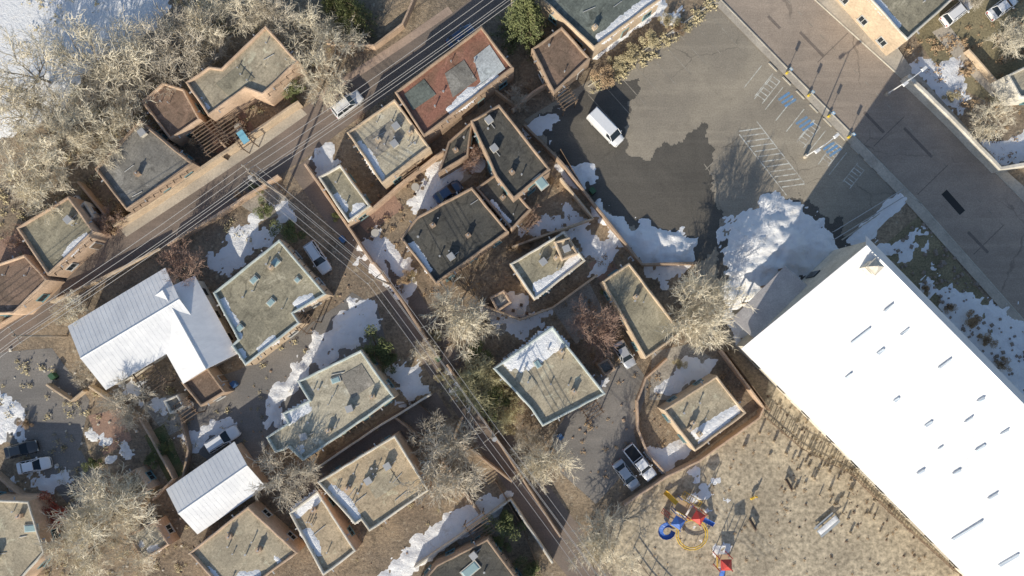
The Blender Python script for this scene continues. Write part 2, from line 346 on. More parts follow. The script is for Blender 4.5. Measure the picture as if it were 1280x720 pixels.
# ---------------------------------------------------------------- houses
def house(name,px,h,roof,wall=0,cope=None,par=.45,t=.32,snow=.5,items=6,sky=[],base=0.0,seed=0):
    rg=random.Random(seed+int(px[0][0]*7+px[0][1]))
    P=ccw(GP(px,h)); e=empty(name)
    def J(L,z,a=.08):
        return [(x+a*noise.noise((x*.5,y*.5,z)),y+a*noise.noise((x*.5,y*.5,z+7)),z+a*.8*noise.noise((x*.3,y*.3,3))) for x,y in L]
    A=[subdiv(P,inset(P,q) if q else P) for q in (0,0,.09,t-.08,t,t)]
    H=h+par; b=MB()
    Z=[base,H-.12,H,H,H-.12,h-.02]
    loops=[J(A[i],Z[i]) if i not in(0,) else [(x,y,Z[0]) for x,y in A[0]] for i in range(6)]
    b.loops(loops,[0,1,1,1,1])
    w=b.obj('walls',[ADOBE[wall],cope or ADOBE[wall]],e,True)
    try: w.data.set_sharp_from_angle(angle=math.radians(50))
    except Exception: pass
    b=MB(); b.face([(x,y,h) for x,y in inset(P,t*.7)]); b.obj('roof',[roof],e)
    b=MB(); n=len(P); lens=[(Vector(P[(i+1)%n])-Vector(P[i])).length for i in range(n)]; dl=lens.index(max(lens))
    for i in range(n):
        a=Vector(P[i]);c=Vector(P[(i+1)%n]); L=lens[i]
        if L<2.5: continue
        d=(c-a)/L; nn=Vector((d.y,-d.x)); an=math.atan2(d.y,d.x); k=max(1,int(L/3.4))
        for j in range(k):
            q=a+d*L*(j+.5)/k+nn*.03
            if i==dl and j==k//2:
                b.box((*q,base+1.05),(1.1,.16,2.1),an,1); b.box((*(q+nn*.06),base+1.05),(.9,.1,1.95),an,3)
            elif rg.random()<.8:
                wz=base+min(1.6,h*.45)
                b.box((*q,wz),(1.35,.14,1.25),an,1)
                for s_ in (-.31,.31): b.box((*(q+d*s_+nn*.04),wz),(.54,.1,1.08),an,0)
                b.box((*(q+nn*.08),wz-.68),(1.5,.22,.09),an,1)
                if h>5: 
                    b.box((*q,wz+2.8),(1.2,.14,1.1),an,1); b.box((*(q+nn*.04),wz+2.8),(1.0,.1,.9),an,0)
        q=a+d*L*.25+nn*.2; b.box((*q,h+.06),(.16,.45,.12),an,2)
        if rg.random()<.35 and L>6:
            for j in range(int(L/1.1)): 
                q=a+d*(.6+j*1.1); b.beam((*(q),h-.35),(*(q+nn*.4),h-.35),.09,3,6)
    b.obj('windows_and_door',[GLASS,FRAME if rg.random()<.5 else TEAL,METAL,WOOD],e)
    b=MB(); I=inset(P,1.0); xs=[p[0] for p in P];ys=[p[1] for p in P]
    d=Vector(P[1])-Vector(P[0]); an=math.atan2(d.y,d.x); cnt=0; tries=0
    while cnt<items and tries<200:
        tries+=1; x=rg.uniform(min(xs),max(xs));y=rg.uniform(min(ys),max(ys))
        if not inside(I,x,y) : continue
        r=rg.random(); cnt+=1
        if r<.6:
            hh=rg.uniform(.3,.6); rr=rg.uniform(.05,.1)
            b.beam((x,y,h-.05),(x,y,h+hh),rr,0,8); b.beam((x,y,h+hh),(x,y,h+hh+.1),rr*1.7,0,8)
        elif r<.68:
            b.box((x,y,h+.4),(.85,.85,.65),an,1); b.box((x,y,h+.76),(.92,.92,.08),an,0)
            for q in (.15,.3,.45): b.box((x,y,h+.1+q),(.89,.75,.03),an,0)
            b.beam((x,y,h+.1),(x+1.2*math.cos(an),y+1.2*math.sin(an),h+.1),.05,0)
        elif r<.82:
            b.beam((x,y,h+.08),(x+rg.uniform(1,2.5)*math.cos(an),y+rg.uniform(1,2.5)*math.sin(an),h+.08),.05,0)
        else:
            b.box((x,y,h+.3),(.6,.5,.7),an,2); b.box((x,y,h+.69),(.7,.6,.08),an,2); b.beam((x,y,h+.7),(x,y,h+1.0),.11,0,8)
    for sx,sy,sw,sl in sky:
        X,Y=G(sx,sy,h); b.box((X,Y,h+.08),(sl+.16,sw+.16,.22),an,1); b.box((X,Y,h+.22),(sl,sw,.10),an,3,.8)
    b.obj('roof_equipment',[METAL,plain('cooler_beige',(.6,.56,.48),.7),ADOBE[wall],plain('skylight_dome',(.34,.47,.48),.25)],e)
    R=inset(P,t)
    for i in range(n):
        a=Vector(R[i]);c=Vector(R[(i+1)%n]); L=(c-a).length
        if L<2: continue
        dd=(c-a)/L; out=Vector((dd.y,-dd.x))
        if out.dot(Vector(SUNH))>.3 and rg.random()<snow*1.3:
            t0=rg.uniform(0,.45);t1=rg.uniform(.55,1); w=rg.uniform(.5,1.3)
            A1=a+dd*L*t0;C1=a+dd*L*t1
            Q=[tuple(A1),tuple(C1),tuple(C1-out*w*.6),tuple((A1+C1)/2-out*w),tuple(A1-out*w*.7)]
            snow_sheet('roof_snow',ccw(Q),h+.01,.10,.7,.2,.25,.6,e)
    return e
RC={'tan':((.54,.465,.335),(.41,.355,.26)),'olive':((.40,.36,.26),(.29,.265,.195)),'grey':((.38,.345,.295),(.28,.26,.225)),
 'pale':((.60,.54,.41),(.47,.42,.32)),'dark':((.085,.083,.075),(.125,.118,.10)),'red':((.36,.17,.12),(.27,.15,.10)),
 'slate':((.28,.265,.235),(.21,.20,.18)),'brown':((.30,.205,.15),(.21,.15,.11)),'green':((.19,.215,.19),(.14,.16,.145)),'orange':((.58,.46,.31),(.45,.36,.245))}
tan=lambda k,a=.95:roofmat('roof_%s'%k,*RC[k],a)
BLUEC=M('coping_pale_blue',(.56,.60,.58),(.42,.48,.47),.8)
hs='adobe_house'
house(hs,[(233,104),(262,84),(278,86),(333,33),(374,78),(330,120),(308,112),(262,146)],4.6,tan('tan'),1,snow=.2)
house(hs,[(120,212),(176,150),(243,205),(160,264)],3.6,tan('slate'),2,items=4,snow=.1)
house('adobe_room',[(178,128),(205,104),(232,112),(252,150),(214,176)],3.0,tan('brown'),1,items=2,snow=.1)
house(hs,[(22,285),(88,245),(120,290),(62,345)],3.8,tan('olive'),1,items=3,snow=.2)
house(hs,[(-30,340),(33,318),(62,350),(20,392),(-30,395)],3.5,tan('brown'),1,items=2,snow=.2)
house(hs,[(267,366),(350,299),(409,368),(368,392),(376,404),(308,457),(290,432),(298,424)],3.8,tan('olive'),0,BLUEC,snow=.9,sky=[(345,328,.8,1.0),(318,350,.7,1.0),(339,378,.7,1.0),(300,410,.7,.9),(372,350,.6,.6)])
house(hs,[(333,546),(360,528),(354,516),(386,500),(372,476),(452,437),(494,496),(470,514),(380,576),(362,560),(345,566)],3.7,tan('pale'),0,BLUEC,snow=.4,sky=[(420,475,.7,1.2)],items=12)
house(hs,[(397,602),(494,543),(537,612),(462,664),(452,650),(444,655)],4.2,tan('orange'),1,ADOBE[3],items=22,snow=.2)
house(hs,[(362,640),(398,612),(446,688),(405,719)],3.3,tan('orange'),1,ADOBE[3],items=7,snow=.3)
house('two_storey_house',[(616,460),(690,407),(757,492),(678,533),(664,512)],5.6,tan('tan'),0,BLUEC,items=9,snow=.2,sky=[(672,455,.7,1.0)])
house('garage',[(752,352),(786,328),(852,416),(806,449)],3.0,tan('olive'),0,items=3,snow=.1)
house(hs,[(828,512),(895,469),(932,516),(868,564)],3.6,tan('tan'),0,items=6,snow=.3)
house(hs,[(637,330),(705,289),(732,326),(668,376)],3.6,tan('olive'),0,ADOBE[3],items=5,snow=.3)
house('adobe_room',[(692,302),(712,296),(722,318),(702,326)],4.5,tan('pale'),0,items=1,snow=.0)
house(hs,[(501,298),(520,272),(590,234),(636,290),(545,356)],4.0,tan('dark'),2,items=8,snow=.3)
house(hs,[(588,152),(624,131),(688,212),(642,250),(620,222)],5.4,tan('dark'),2,items=5,snow=.1,sky=[(676,228,1.2,1.8)])
house('adobe_room',[(594,236),(624,214),(664,262),(640,288)],3.5,tan('dark'),2,items=2,snow=.4)
house('adobe_room',[(548,218),(585,196),(592,150),(560,178)],3.2,tan('dark'),2,items=2,snow=.2)
house(hs,[(434,166),(494,124),(538,185),(478,231)],4.0,tan('pale'),0,items=14,snow=.4)
house(hs,[(494,116),(602,33),(642,86),(530,172)],4.3,tan('red'),2,ADOBE[2],items=6,snow=.1)
house('garage',[(398,222),(426,206),(464,258),(436,279)],3.0,tan('olive'),0,ADOBE[3],items=2,snow=.5)
house('garage',[(664,62),(702,34),(738,74),(692,118)],3.2,tan('brown'),2,items=2,snow=.1)
house(hs,[(676,0),(700,-80),(800,-90),(826,0),(742,62)],3.6,tan('green'),0,items=3,snow=.4)
house(hs,[(237,690),(311,632),(374,690),(330,722),(282,740)],3.6,tan('tan'),1,items=9,snow=.8)
house(hs,[(-40,622),(38,626),(58,690),(18,735),(-40,740)],4.2,tan('tan'),1,ADOBE[3],items=6,sky=[(40,660,.9,1.8)])
house(hs,[(520,735),(545,705),(610,672),(660,740),(600,790)],3.5,tan('dark'),2,items=3,sky=[(588,712,1.2,2.5)])
house(hs,[(1058,-30),(1110,-80),(1230,-80),(1188,2),(1132,52)],5.0,tan('olive'),0,ADOBE[3],items=3)
house('shed',[(228,478),(260,458),(284,490),(252,508)],2.6,tan('brown'),2,items=0,snow=0)
house('shed',[(140,602),(172,585),(190,610),(160,628)],2.6,tan('tan'),1,items=0,snow=0)
house('shed',[(160,668),(196,650),(214,680),(180,700)],2.6,tan('pale'),1,items=0,snow=.5)
house('shed',[(1256,95),(1310,70),(1320,120),(1272,124)],3.0,tan('pale'),3,items=0,snow=0)
house('shed',[(96,262),(108,252),(120,272),(106,282)],2.4,tan('grey'),3,items=0,snow=0)
house('shed',[(745,455),(760,447),(770,462),(755,470)],2.3,tan('slate'),2,items=0,snow=0)
house('shed',[(612,372),(630,362),(640,378),(622,390)],2.3,tan('grey'),1,items=0,snow=.9)
house('shed',[(205,500),(224,492),(232,508),(214,518)],2.3,tan('grey'),3,items=0,snow=.5)
def roofpatch(name,px,h,mat):
    P=ccw(GP(px,h)); b=MB(); b.loops([[(x,y,h-.01) for x,y in P],[(x,y,h+.03) for x,y in P]],0,True,None,0); return b.obj(name,[mat])
roofpatch('roof_membrane',[(592,72),(612,56),(632,86),(602,107)],4.34,roofmat('roof_white_membrane',(.60,.65,.66),(.48,.51,.53),.9))
roofpatch('roof_membrane',[(556,92),(580,75),(596,100),(566,122)],4.34,tan('slate'))
roofpatch('roof_membrane',[(505,118),(530,99),(545,118),(516,138)],4.34,tan('green'))
roofpatch('roof_membrane',[(640,463),(652,454),(672,480),(658,490)],5.64,tan('pale'))
roofpatch('roof_membrane',[(455,175),(490,150),(505,172),(470,197)],4.04,tan('grey'))
roofpatch('roof_membrane',[(270,105),(300,80),(318,98),(288,122)],4.64,tan('olive'))
roofpatch('roof_membrane',[(455,600),(485,582),(500,605),(470,624)],4.24,tan('tan'))
roofpatch('roof_membrane',[(425,470),(452,455),(468,480),(440,498)],3.74,tan('grey'))
snow_sheet('roof_snow',ccw(GP([(632,452),(690,412),(706,430),(650,468)],5.6)),5.62,.12,.45,.3,.3,.8)
snow_sheet('roof_snow',ccw(GP([(672,368),(725,326),(722,318),(705,335),(668,355)],3.6)),3.62,.12,.4,.3,.3,.6)
snow_sheet('roof_snow',ccw(GP([(354,520),(383,503),(388,512),(360,530)],3.7)),3.72,.1,.3,.3,.4,.5)
snow_sheet('roof_snow',ccw(GP([(366,638),(396,616),(402,624),(372,646)],3.3)),3.32,.1,.3,.3,.4,.5)
snow_sheet('roof_snow',ccw(GP([(870,550),(925,515),(920,508),(865,540)],3.6)),3.62,.1,.4,.3,.3,.5)
def pergola(px,py,w,l,an,h=2.6,tarp=None):
    X,Y=G(px,py,h); e=empty('pergola',(X,Y,0),an); b=MB()
    for sx in (-1,1):
        for sy in (-1,1): b.beam((sx*w/2,sy*l/2,0),(sx*w/2,sy*l/2,h),.09,0,6)
        b.box((sx*w/2,0,h+.05),(.14,l+.4,.16),0,0)
    k=int(l/.42)
    for i in range(k+1): b.box((0,-l/2+i*l/k,h+.19),(w+.6,.09,.12),0,0)
    if tarp: b.box((w*.1,0,h+.29),(w*.6,l*.8,.03),0,1)
    b.obj('frame',[WOOD,tarp or WOOD],e)
pergola(262,172,3,3.6,.6); pergola(303,172,1.6,2.6,.6,2.4,plain('tarp_blue',(.25,.55,.68),.5)); pergola(288,158,2.4,2.4,.6)
pergola(505,205,2.4,3,.6); pergola(655,272,2.2,3,.9); pergola(375,398,2,4,.9); pergola(735,505,2.2,4,.6,2.8); pergola(185,470,3,4,.6)
pergola(15,340,3,3,.3); pergola(705,120,2,3,.6); pergola(600,660,3,3,.6); pergola(232,512,2,2.5,.6)
# ---------------------------------------------------------------- white metal gabled buildings
def metalroof():
    m,nt,b=newmat('white_metal_roof'); p=posn(nt)
    f=ramp(nt,nnoise(nt,p,.12,8,.7,.8),.42,.66)
    c=mixc(nt,f,(.91,.915,.92),(.74,.755,.78))
    c=mixc(nt,.3,c,mixc(nt,ramp(nt,nnoise(nt,p,.9,8,.75),.3,.7),(.7,.7,.72),(1.15,1.15,1.15)),'MULTIPLY')
    nt.links.new(c,b.inputs['Base Color']); b.inputs['Roughness'].default_value=.5
    return m
WM=metalroof()
def gable(name,a,c,width,eave,ridge,wall=3,over=.4,parent=None):
    a=Vector(a);c=Vector(c); d=(c-a).normalized(); n=Vector((-d.y,d.x)); w=width/2
    e=parent or empty(name)
    b=MB()
    A=[a+n*w,a-n*w,c-n*w,c+n*w]
    b.loops([[(*p,0) for p in A],[(*p,eave) for p in A]],0)
    b.face([(*A[0],eave),(*A[1],eave),(*a,ridge)]); b.face([(*A[2],eave),(*A[3],eave),(*c,ridge)])
    b.obj('walls',[ADOBE[wall]],e)
    b=MB(); sl=(ridge-eave)/w; a2=a-d*over;c2=c+d*over
    for s_ in (1,-1):
        E1=a2+n*s_*(w+over);E2=c2+n*s_*(w+over); ze=eave-sl*over
        top=[(*a2,ridge+.12),(*c2,ridge+.12),(*E2,ze+.12),(*E1,ze+.12)]
        bot=[(x,y,z-.12) for x,y,z in top]
        b.loops([bot,top] if s_==-1 else [bot[::-1],top[::-1]],0,True,0,0)
        L=(c2-a2).length; k=int(L/.6)
        for j in range(1,k):
            q=a2+d*L*j/k; b.beam((*q,ridge+.125),(*(q+n*s_*(w+over)),ze+.125),.012,0,4)
    b.beam((*a2,ridge+.13),(*c2,ridge+.13),.09,0,6)
    b.obj('metal_roof',[WM],e)
    b=MB()
    L=(c-a).length; an=math.atan2(d.y,d.x)
    for s_ in (1,-1):
        for j in range(int(L/3.5)):
            q=a+d*(1.8+j*3.5)+n*s_*(w+.02); b.box((*q,1.7),(1.3,.12,1.2),an,1); b.box((*(q+n*s_*.05),1.7),(1.1,.08,1.0),an,0)
    b.obj('windows',[GLASS,FRAME],e)
    return e
e=gable('metal_roof_house',G(105,446,4.6),G(222,376,4.6),9.2,3.4,4.7)
gable('metal_roof_house',G(205,366,4.6),G(256,458,4.6),7.6,3.3,4.5,parent=e)
gable('metal_roof_garage',G(226,640,4),G(306,584,4),6.6,3.0,3.9,wall=1)
# ---------------------------------------------------------------- church
ch=empty('church')
E0=Vector(G(930,433,6)); R0=Vector(G(1098,322,13.2)); d=Vector((.703,-.711)); n=Vector((.711,.703))
wR=(R0-E0).dot(n); R0=E0+n*wR; L=62; NEw=2.2; NEh=10.2
def CP(u_,w_,z): q=E0+d*u_+n*w_; return (q.x,q.y,z)
b=MB()
b.loops([[CP(.5,.5,0),CP(L,.5,0),CP(L,wR+NEw-.4,0),CP(.5,wR+NEw-.4,0)],[CP(.5,.5,6.1),CP(L,.5,6.1),CP(L,wR+NEw-.4,NEh),CP(.5,wR+NEw-.4,NEh)]],0)
b.face([CP(.5,.5,6.1),CP(.5,wR+NEw-.4,NEh),CP(.5,wR,13.1)]); b.face([CP(L,.5,6.1),CP(L,wR+NEw-.4,NEh),CP(L,wR,13.1)])
for k in range(12):
    q=CP(4+k*4.8,.44,2.6); b.box(q,(1.4,.2,2.6),math.atan2(d.y,d.x),1)
for k in range(4): b.box(CP(.44,4+k*3.4,2.6),(.2,1.2,2.8),math.atan2(d.y,d.x),1)
b.obj('walls',[ADOBE[3],GLASS],ch)
b=MB(); th=.18
def slab(p): b.loops([[(x,y,z-th) for x,y,z in p],p],0,True,0,0)
slab([CP(0,wR,13.2),CP(0,-.4,5.85),CP(L,-.4,5.85),CP(L,wR,13.2)])
slab([CP(0,wR+NEw,NEh-.1),CP(0,wR,13.2),CP(L,wR,13.2),CP(L,wR+NEw,NEh-.1)])
for k in range(1,int(L/.9)): b.beam(CP(k*.9,wR,13.205),CP(k*.9,-.4,5.855),.014,0,4)
b.beam(CP(0,wR,13.22),CP(L,wR,13.22),.14,0,6)
b.obj('metal_roof',[WM],ch)
b=MB(); an=math.atan2(d.y,d.x); sl=(13.2-5.85)/(wR+.4); rg=random.Random(3)
def roofz(w_): return 5.85+(w_+.4)*sl
for (sx,sy,ln) in ((1075,420,2.6),(1130,415,1.1),(1100,440,.9),(1180,455,1.6),(1160,530,.9),(1210,525,1.0),(1195,590,.9),(1225,560,1.2),(1120,500,.7),(1208,663,4.0),(1150,590,.9),(1240,620,1.2),(1260,700,2.5),(1110,385,1.2),(1060,470,.8),(1255,540,1.0),(1225,500,.8),(1175,560,.6)):
    h0=9.5
    for _ in range(4):
        q=Vector(G(sx,sy,h0))-E0; h0=roofz(q.dot(n))
    u0=q.dot(d);w0=q.dot(n); wd=rg.uniform(.08,.16)
    a_=Vector(CP(u0,w0-ln/2,roofz(w0-ln/2)+.02)); c_=Vector(CP(u0,w0+ln/2,roofz(w0+ln/2)+.02))
    dv=Vector((d.x,d.y,0)); up=Vector((0,0,.2))
    lo=[a_-dv*wd,a_+dv*wd,c_+dv*wd,c_-dv*wd]
    b.loops([[tuple(p-up) for p in lo],[tuple(p+up*rg.uniform(.8,1.8)) for p in lo]],0,True,0,1)
b.obj('roof_vents',[WM,plain('vent_grey_blue',(.55,.63,.72),.4)],ch)
b=MB(); q=CP(2.2,wR-1.6,0); b.box((q[0],q[1],12.6),(1.2,1.2,2.2),an,0)
for s1 in(-1,1):
    for s2 in (-1,1):
        o=d*.45*s1+n*.45*s2; b.beam((q[0]+o.x,q[1]+o.y,13.6),(q[0]+o.x,q[1]+o.y,14.5),.1,0,6)
b.box((q[0],q[1],14.5),(1.5,1.5,.16),an,0); b.box((q[0],q[1],14.9),(1.4,1.4,.7),an,0,.1)
b.obj('bell_cote',[ADOBE[3]],ch)
b=MB(); slab_=[CP(-3.2,2,3.6),CP(.5,2,4.6),CP(.5,12,4.6),CP(-3.2,12,3.6)]
b.loops([[(x,y,z-.2) for x,y,z in slab_],slab_],0,True,0,0)
for w_ in (2.2,5.3,8.5,11.8): b.beam(CP(-3,w_,0),CP(-3,w_,3.5),.14,1,8)
b.obj('entrance_canopy',[M('canopy_grey',(.62,.59,.58),(.5,.47,.47),.4),WOOD],ch)
# ---------------------------------------------------------------- garden walls & fences
W=lambda px,h=1.6,w=.35,m=0: strip('adobe_wall',px,w,h,ADOBE[m],0,.12)
W([(150,285),(196,256),(243,224),(310,178),(378,132)],1.9,.4,0)
W([(70,378),(140,345),(205,312)],1.3); W([(215,308),(290,262),(352,222)],1.5,.35,1)
W([(385,208),(438,285),(468,330)],1.6,.35,1)
W([(438,285),(470,262),(500,236),(545,200)],1.9,.35,1)
W([(470,330),(500,370),(548,445)],1.4,.35,2)
W([(545,200),(590,172)],2.0,.3,1)
W([(560,455),(620,545),(672,625),(700,668)],1.5,.3,2)
W([(655,160),(700,205),(745,262),(800,332),(868,330)],1.6,.35,2)
W([(700,225),(740,275),(640,310)],1.5,.3,0)
W([(600,380),(650,400),(690,385),(745,345)],1.6,.3,0)
W([(832,448),(806,472),(795,500),(796,535),(808,566),(832,592)],1.2,.3,1)
W([(898,438),(950,508),(945,520),(870,574),(832,592),(778,628)],1.7,.3,1)
W([(180,520),(222,596),(196,622)],1.4,.3,1)
W([(392,588),(470,535),(540,492)],1.5,.3,3)
W([(520,705),(575,668),(638,622),(690,700)],1.5,.3,3)
W([(495,520),(545,560),(600,640)],1.3,.3,2)
W([(1126,100),(1180,152),(1240,214),(1300,204)],1.9,.5,3)
W([(1205,65),(1240,105),(1256,110)],1.1,.3,0)
W([(105,230),(150,285)],1.5,.3,1); W([(200,170),(240,150),(262,160),(290,190)],1.6,.3,1)
W([(64,480),(95,500),(110,488)],1.2,.3,0); W([(118,482),(175,520)],1.4,.3,0)
W([(570,545),(640,600)],1.2,.3,2); W([(410,55),(470,62),(505,35),(520,0)],1.5,.3,1)
W([(640,142),(665,120),(735,78)],1.6,.3,1); W([(650,140),(610,110)],1.5,.25,0)
W([(60,350),(30,392),(0,410)],1.3,.3,1); W([(0,590),(60,640)],1.3,.3,1)
W([(232,600),(240,560),(230,520)],1.2,.3,2)
def fence(px,h=1.5,step=2.4,board=True,gap=.22):
    b=MB(); pts=[Vector(p) for p in GP(px)]
    for i in range(len(pts)-1):
        a,c=pts[i],pts[i+1]; L_=(c-a).length; k=max(1,int(L_/step)); dd=(c-a)/L_; an_=math.atan2(dd.y,dd.x)
        for j in range(k+1):
            q=a+dd*L_*j/k; b.beam((*q,0),(*q,h+.1),.06,0,6)
        for z in (.35,h-.15): b.box((*((a+c)/2),z),(L_,.06,.09),an_,0)
        if board:
            m_=int(L_/gap)
            for j in range(m_): 
                q=a+dd*(j+.5)*L_/m_; b.box((*q,h/2+.05+.04*math.sin(j*5.1)),(.16,.03,h),an_,0)
    return b.obj('wooden_fence',[WOOD])
fence([(905,440),(958,512)],1.8); fence([(790,690),(812,720),(850,760)],1.2,2,False)
fence([(1062,592),(1110,640),(1190,712)],1.8,2.4,True,.45); fence([(1075,585),(1120,632),(1200,705)],1.1,2.4,False)
fence([(948,515),(1000,560),(1062,592)],1.3,2.4,True,.6)
fence([(735,250),(700,190)],1.5); fence([(555,530),(520,500),(500,505)],1.4); fence([(620,600),(650,650),(670,700)],1.6)
fence([(245,180),(285,200),(300,178)],1.4); fence([(560,350),(600,375),(610,400)],1.4)
# ---------------------------------------------------------------- ground snow
def gs(px,thick=.15,patch=.8,bias=0,cap=1.6,step=.28,lump=.05,name='snow_patch'):
    return snow_sheet(name,ccw(GP(px)),.012,thick,patch*1.15,step,bias,cap,lump=lump)
gs([(-200,-150),(190,-150),(212,5),(170,50),(115,75),(75,130),(15,165),(-200,200)],.2,.5,.3,2,.7)
gs([(698,208),(738,206),(748,222),(725,238),(708,228)],.35,.5)
gs([(742,255),(775,275),(868,300),(868,325),(835,352),(800,325),(760,292)],.8,.5,.1,3,lump=.25,name='snow_pile')
gs([(904,288),(966,246),(1000,262),(1042,298),(1050,322),(1000,345),(985,380),(945,418),(922,420),(912,350)],1.3,.3,.12,5,lump=.25,name='snow_pile')
gs([(1060,300),(1125,240),(1136,248),(1075,307)],.4,.4,.2,1)
gs([(264,312),(330,272),(350,290),(300,338),(275,342)],.15,1.0,.05)
gs([(333,500),(375,450),(440,376),(470,382),(468,412),(420,438),(372,478),(350,510),(348,532),(332,526)],.35,.75,.1,lump=.2)
gs([(485,455),(520,455),(532,490),(500,500)],.15,1,0)
gs([(508,255),(545,202),(598,182),(610,205),(572,222),(545,266)],.2,.7,.1)
gs([(470,290),(500,315),(525,362),(505,370),(470,320)],.15,1.1,0)
gs([(385,195),(410,184),(428,215),(400,226)],.15,.7,.1)
gs([(226,545),(275,522),(292,530),(240,562)],.2,.7,.1)
gs([(465,730),(535,660),(580,632),(636,614),(628,636),(560,682),(500,730)],.25,.6,.1,lump=.1)
gs([(335,254),(360,254),(370,276),(350,272)],.2,.6,.1)
gs([(824,482),(860,450),(888,456),(880,470),(835,495)],.2,.7,.1)
gs([(808,562),(850,550),(866,566),(830,590)],.25,.5,.1)
gs([(605,385),(640,365),(660,385),(690,390),(655,425),(620,410)],.15,1,0)
gs([(655,290),(690,268),(722,264),(740,285),(772,312),(765,330),(735,345),(738,318),(700,283)],.2,.9,.05)
gs([(1095,312),(1155,288),(1160,318),(1115,325)],.12,1.1,-.1)
gs([(1150,345),(1210,365),(1300,400),(1300,510),(1240,480),(1180,400)],.15,1.3,0)
gs([(1128,88),(1165,68),(1203,78),(1208,140),(1185,150),(1165,102),(1135,100)],.2,.9,.1)
gs([(1228,182),(1300,160),(1300,200),(1245,202)],.2,.7,.1)
gs([(735,68),(748,70),(832,8),(826,0),(815,-4)],.3,.4,.3,.8)
gs([(45,602),(85,578),(94,605),(60,616)],.2,.8,0); gs([(136,575),(158,542),(168,570)],.2,.6,0)
gs([(-20,485),(25,508),(22,548),(-20,545)],.15,1.1,0); gs([(110,545),(140,530),(130,555)],.15,1,0)
gs([(190,500),(215,490),(205,520)],.15,1,0); gs([(80,300),(60,360),(40,340)],.1,1.2,-.2)
gs([(820,15),(850,10),(835,40)],.12,1.2,-.1); gs([(640,150),(690,150),(705,138),(690,170),(650,180)],.1,1.2,-.2)
gs([(720,500),(745,480),(770,470),(760,500)],.1,1.3,-.3); gs([(545,440),(560,450),(600,510),(585,515)],.1,1.3,-.2)
gs([(155,480),(190,470),(175,500)],.1,1.3,-.2); gs([(15,600),(40,590),(45,615)],.1,1.2,-.1)
gs([(440,300),(470,300),(500,370),(480,360)],.1,1.3,-.2); gs([(870,590),(905,600),(890,640),(865,625)],.1,1.3,-.3)
gs([(850,625),(870,622),(868,650),(845,645)],.12,.8,.1); gs([(885,685),(905,680),(900,705)],.1,1,0)
# ---------------------------------------------------------------- trees
def prisms(name,segs,mats):
    A=np.array([s_[0] for s_ in segs],float);B=np.array([s_[1] for s_ in segs],float)
    r0=np.array([s_[2] for s_ in segs]);r1=np.array([s_[3] for s_ in segs])
    D=B-A; D/=np.linalg.norm(D,axis=1)[:,None]+1e-9
    ref=np.where(np.abs(D[:,2:3])<.9,np.array([[0,0,1.]]),np.array([[1.,0,0]]))
    U=np.cross(D,ref);U/=np.linalg.norm(U,axis=1)[:,None];Wv=np.cross(D,U)
    n_=len(segs);V=np.zeros((n_,6,3))
    for i in range(3):
        t=2*math.pi*i/3; o=U*math.cos(t)+Wv*math.sin(t)
        V[:,i]=A+o*r0[:,None];V[:,3+i]=B+o*r1[:,None]
    base=np.arange(n_)[:,None]*6
    F=np.concatenate([base+np.array([[i,(i+1)%3,3+(i+1)%3,3+i]]) for i in range(3)],0)
    mi=np.tile((r0>.045).astype(int),3)
    me=bpy.data.meshes.new(name); me.from_pydata(V.reshape(-1,3).tolist(),[],F.tolist())
    for m in mats: me.materials.append(m)
    if len(mats)>1: me.polygons.foreach_set('material_index',mi.tolist())
    me.update(); return me
def bare_tree_mesh(seed,flat=1.0,tr=.027,kids=(6,2,2,2,3),drop=.12):
    rg=random.Random(seed); segs=[]
    def rv(): return Vector((rg.gauss(0,1),rg.gauss(0,1),rg.gauss(0,1)))
    LN=[2.2,3.1,2.1,1.5,1.05,.72]; RD=[.24,.11,.065,.042,.031,tr]; NS=[2,3,3,3,2,1]
    def grow(p,dv,lev):
        Ls=LN[lev]*rg.uniform(.7,1.25); r=RD[lev]; ns=NS[lev]
        for i in range(ns):
            dv=(dv+rv()*.11+Vector((0,0,.06))).normalized(); q=p+dv*Ls/ns
            ra=r*(1-.5*i/ns); rb=r*(1-.5*(i+1)/ns)
            segs.append((tuple(p),tuple(q),ra,rb)); p=q
            if lev==0 and i<ns-1: continue
            if lev<5:
                k=kids[lev] 
                for c_ in range(k):
                    if lev>0 and rg.random()<drop: continue
                    ax=rv(); ax=(ax-dv*ax.dot(dv)).normalized()
                    if lev==0:
                        t=2*math.pi*(c_+rg.random()*.6)/k; ax=Vector((math.cos(t),math.sin(t),0))
                    sp=rg.uniform(.45,1.0)*flat if lev<2 else rg.uniform(.45,1.0)
                    grow(p,(dv*math.cos(sp)+ax*math.sin(sp)).normalized(),lev+1)
    grow(Vector((0,0,0)),Vector((0,0,1)),0)
    E=np.array([s_[1] for s_ in segs]); R=np.percentile(np.hypot(E[:,0],E[:,1]),96); Ht=E[:,2].max()
    return segs,R,Ht
PALE=M('twig_pale',(.80,.74,.60),(.68,.61,.48),.4,fine=3,bs=0)
GREYT=M('twig_grey',(.64,.58,.48),(.50,.45,.37),.4,fine=3,bs=0)
BRN=M('twig_brown',(.42,.29,.23),(.33,.22,.17),.4,fine=3,bs=0)
OLV=M('twig_olive',(.50,.47,.28),(.38,.35,.21),.4,fine=3,bs=0)
LIMB=M('limb_bark',(.36,.31,.24),(.27,.23,.18),.8,fine=3,bs=0)
segvar=[bare_tree_mesh(sd,fl,dr_k,kk,dp) for sd,fl,dr_k,kk,dp in ((1,1.0,.026,(6,2,2,2,3),.25),(2,1.15,.026,(6,2,2,2,3),.27),(3,.9,.026,(6,2,2,2,3),.22),(4,1.05,.027,(5,2,2,2,3),.25),
  (5,1.1,.026,(6,2,2,2,2),.28),(6,1.2,.026,(6,2,2,2,2),.3))]
tm={}
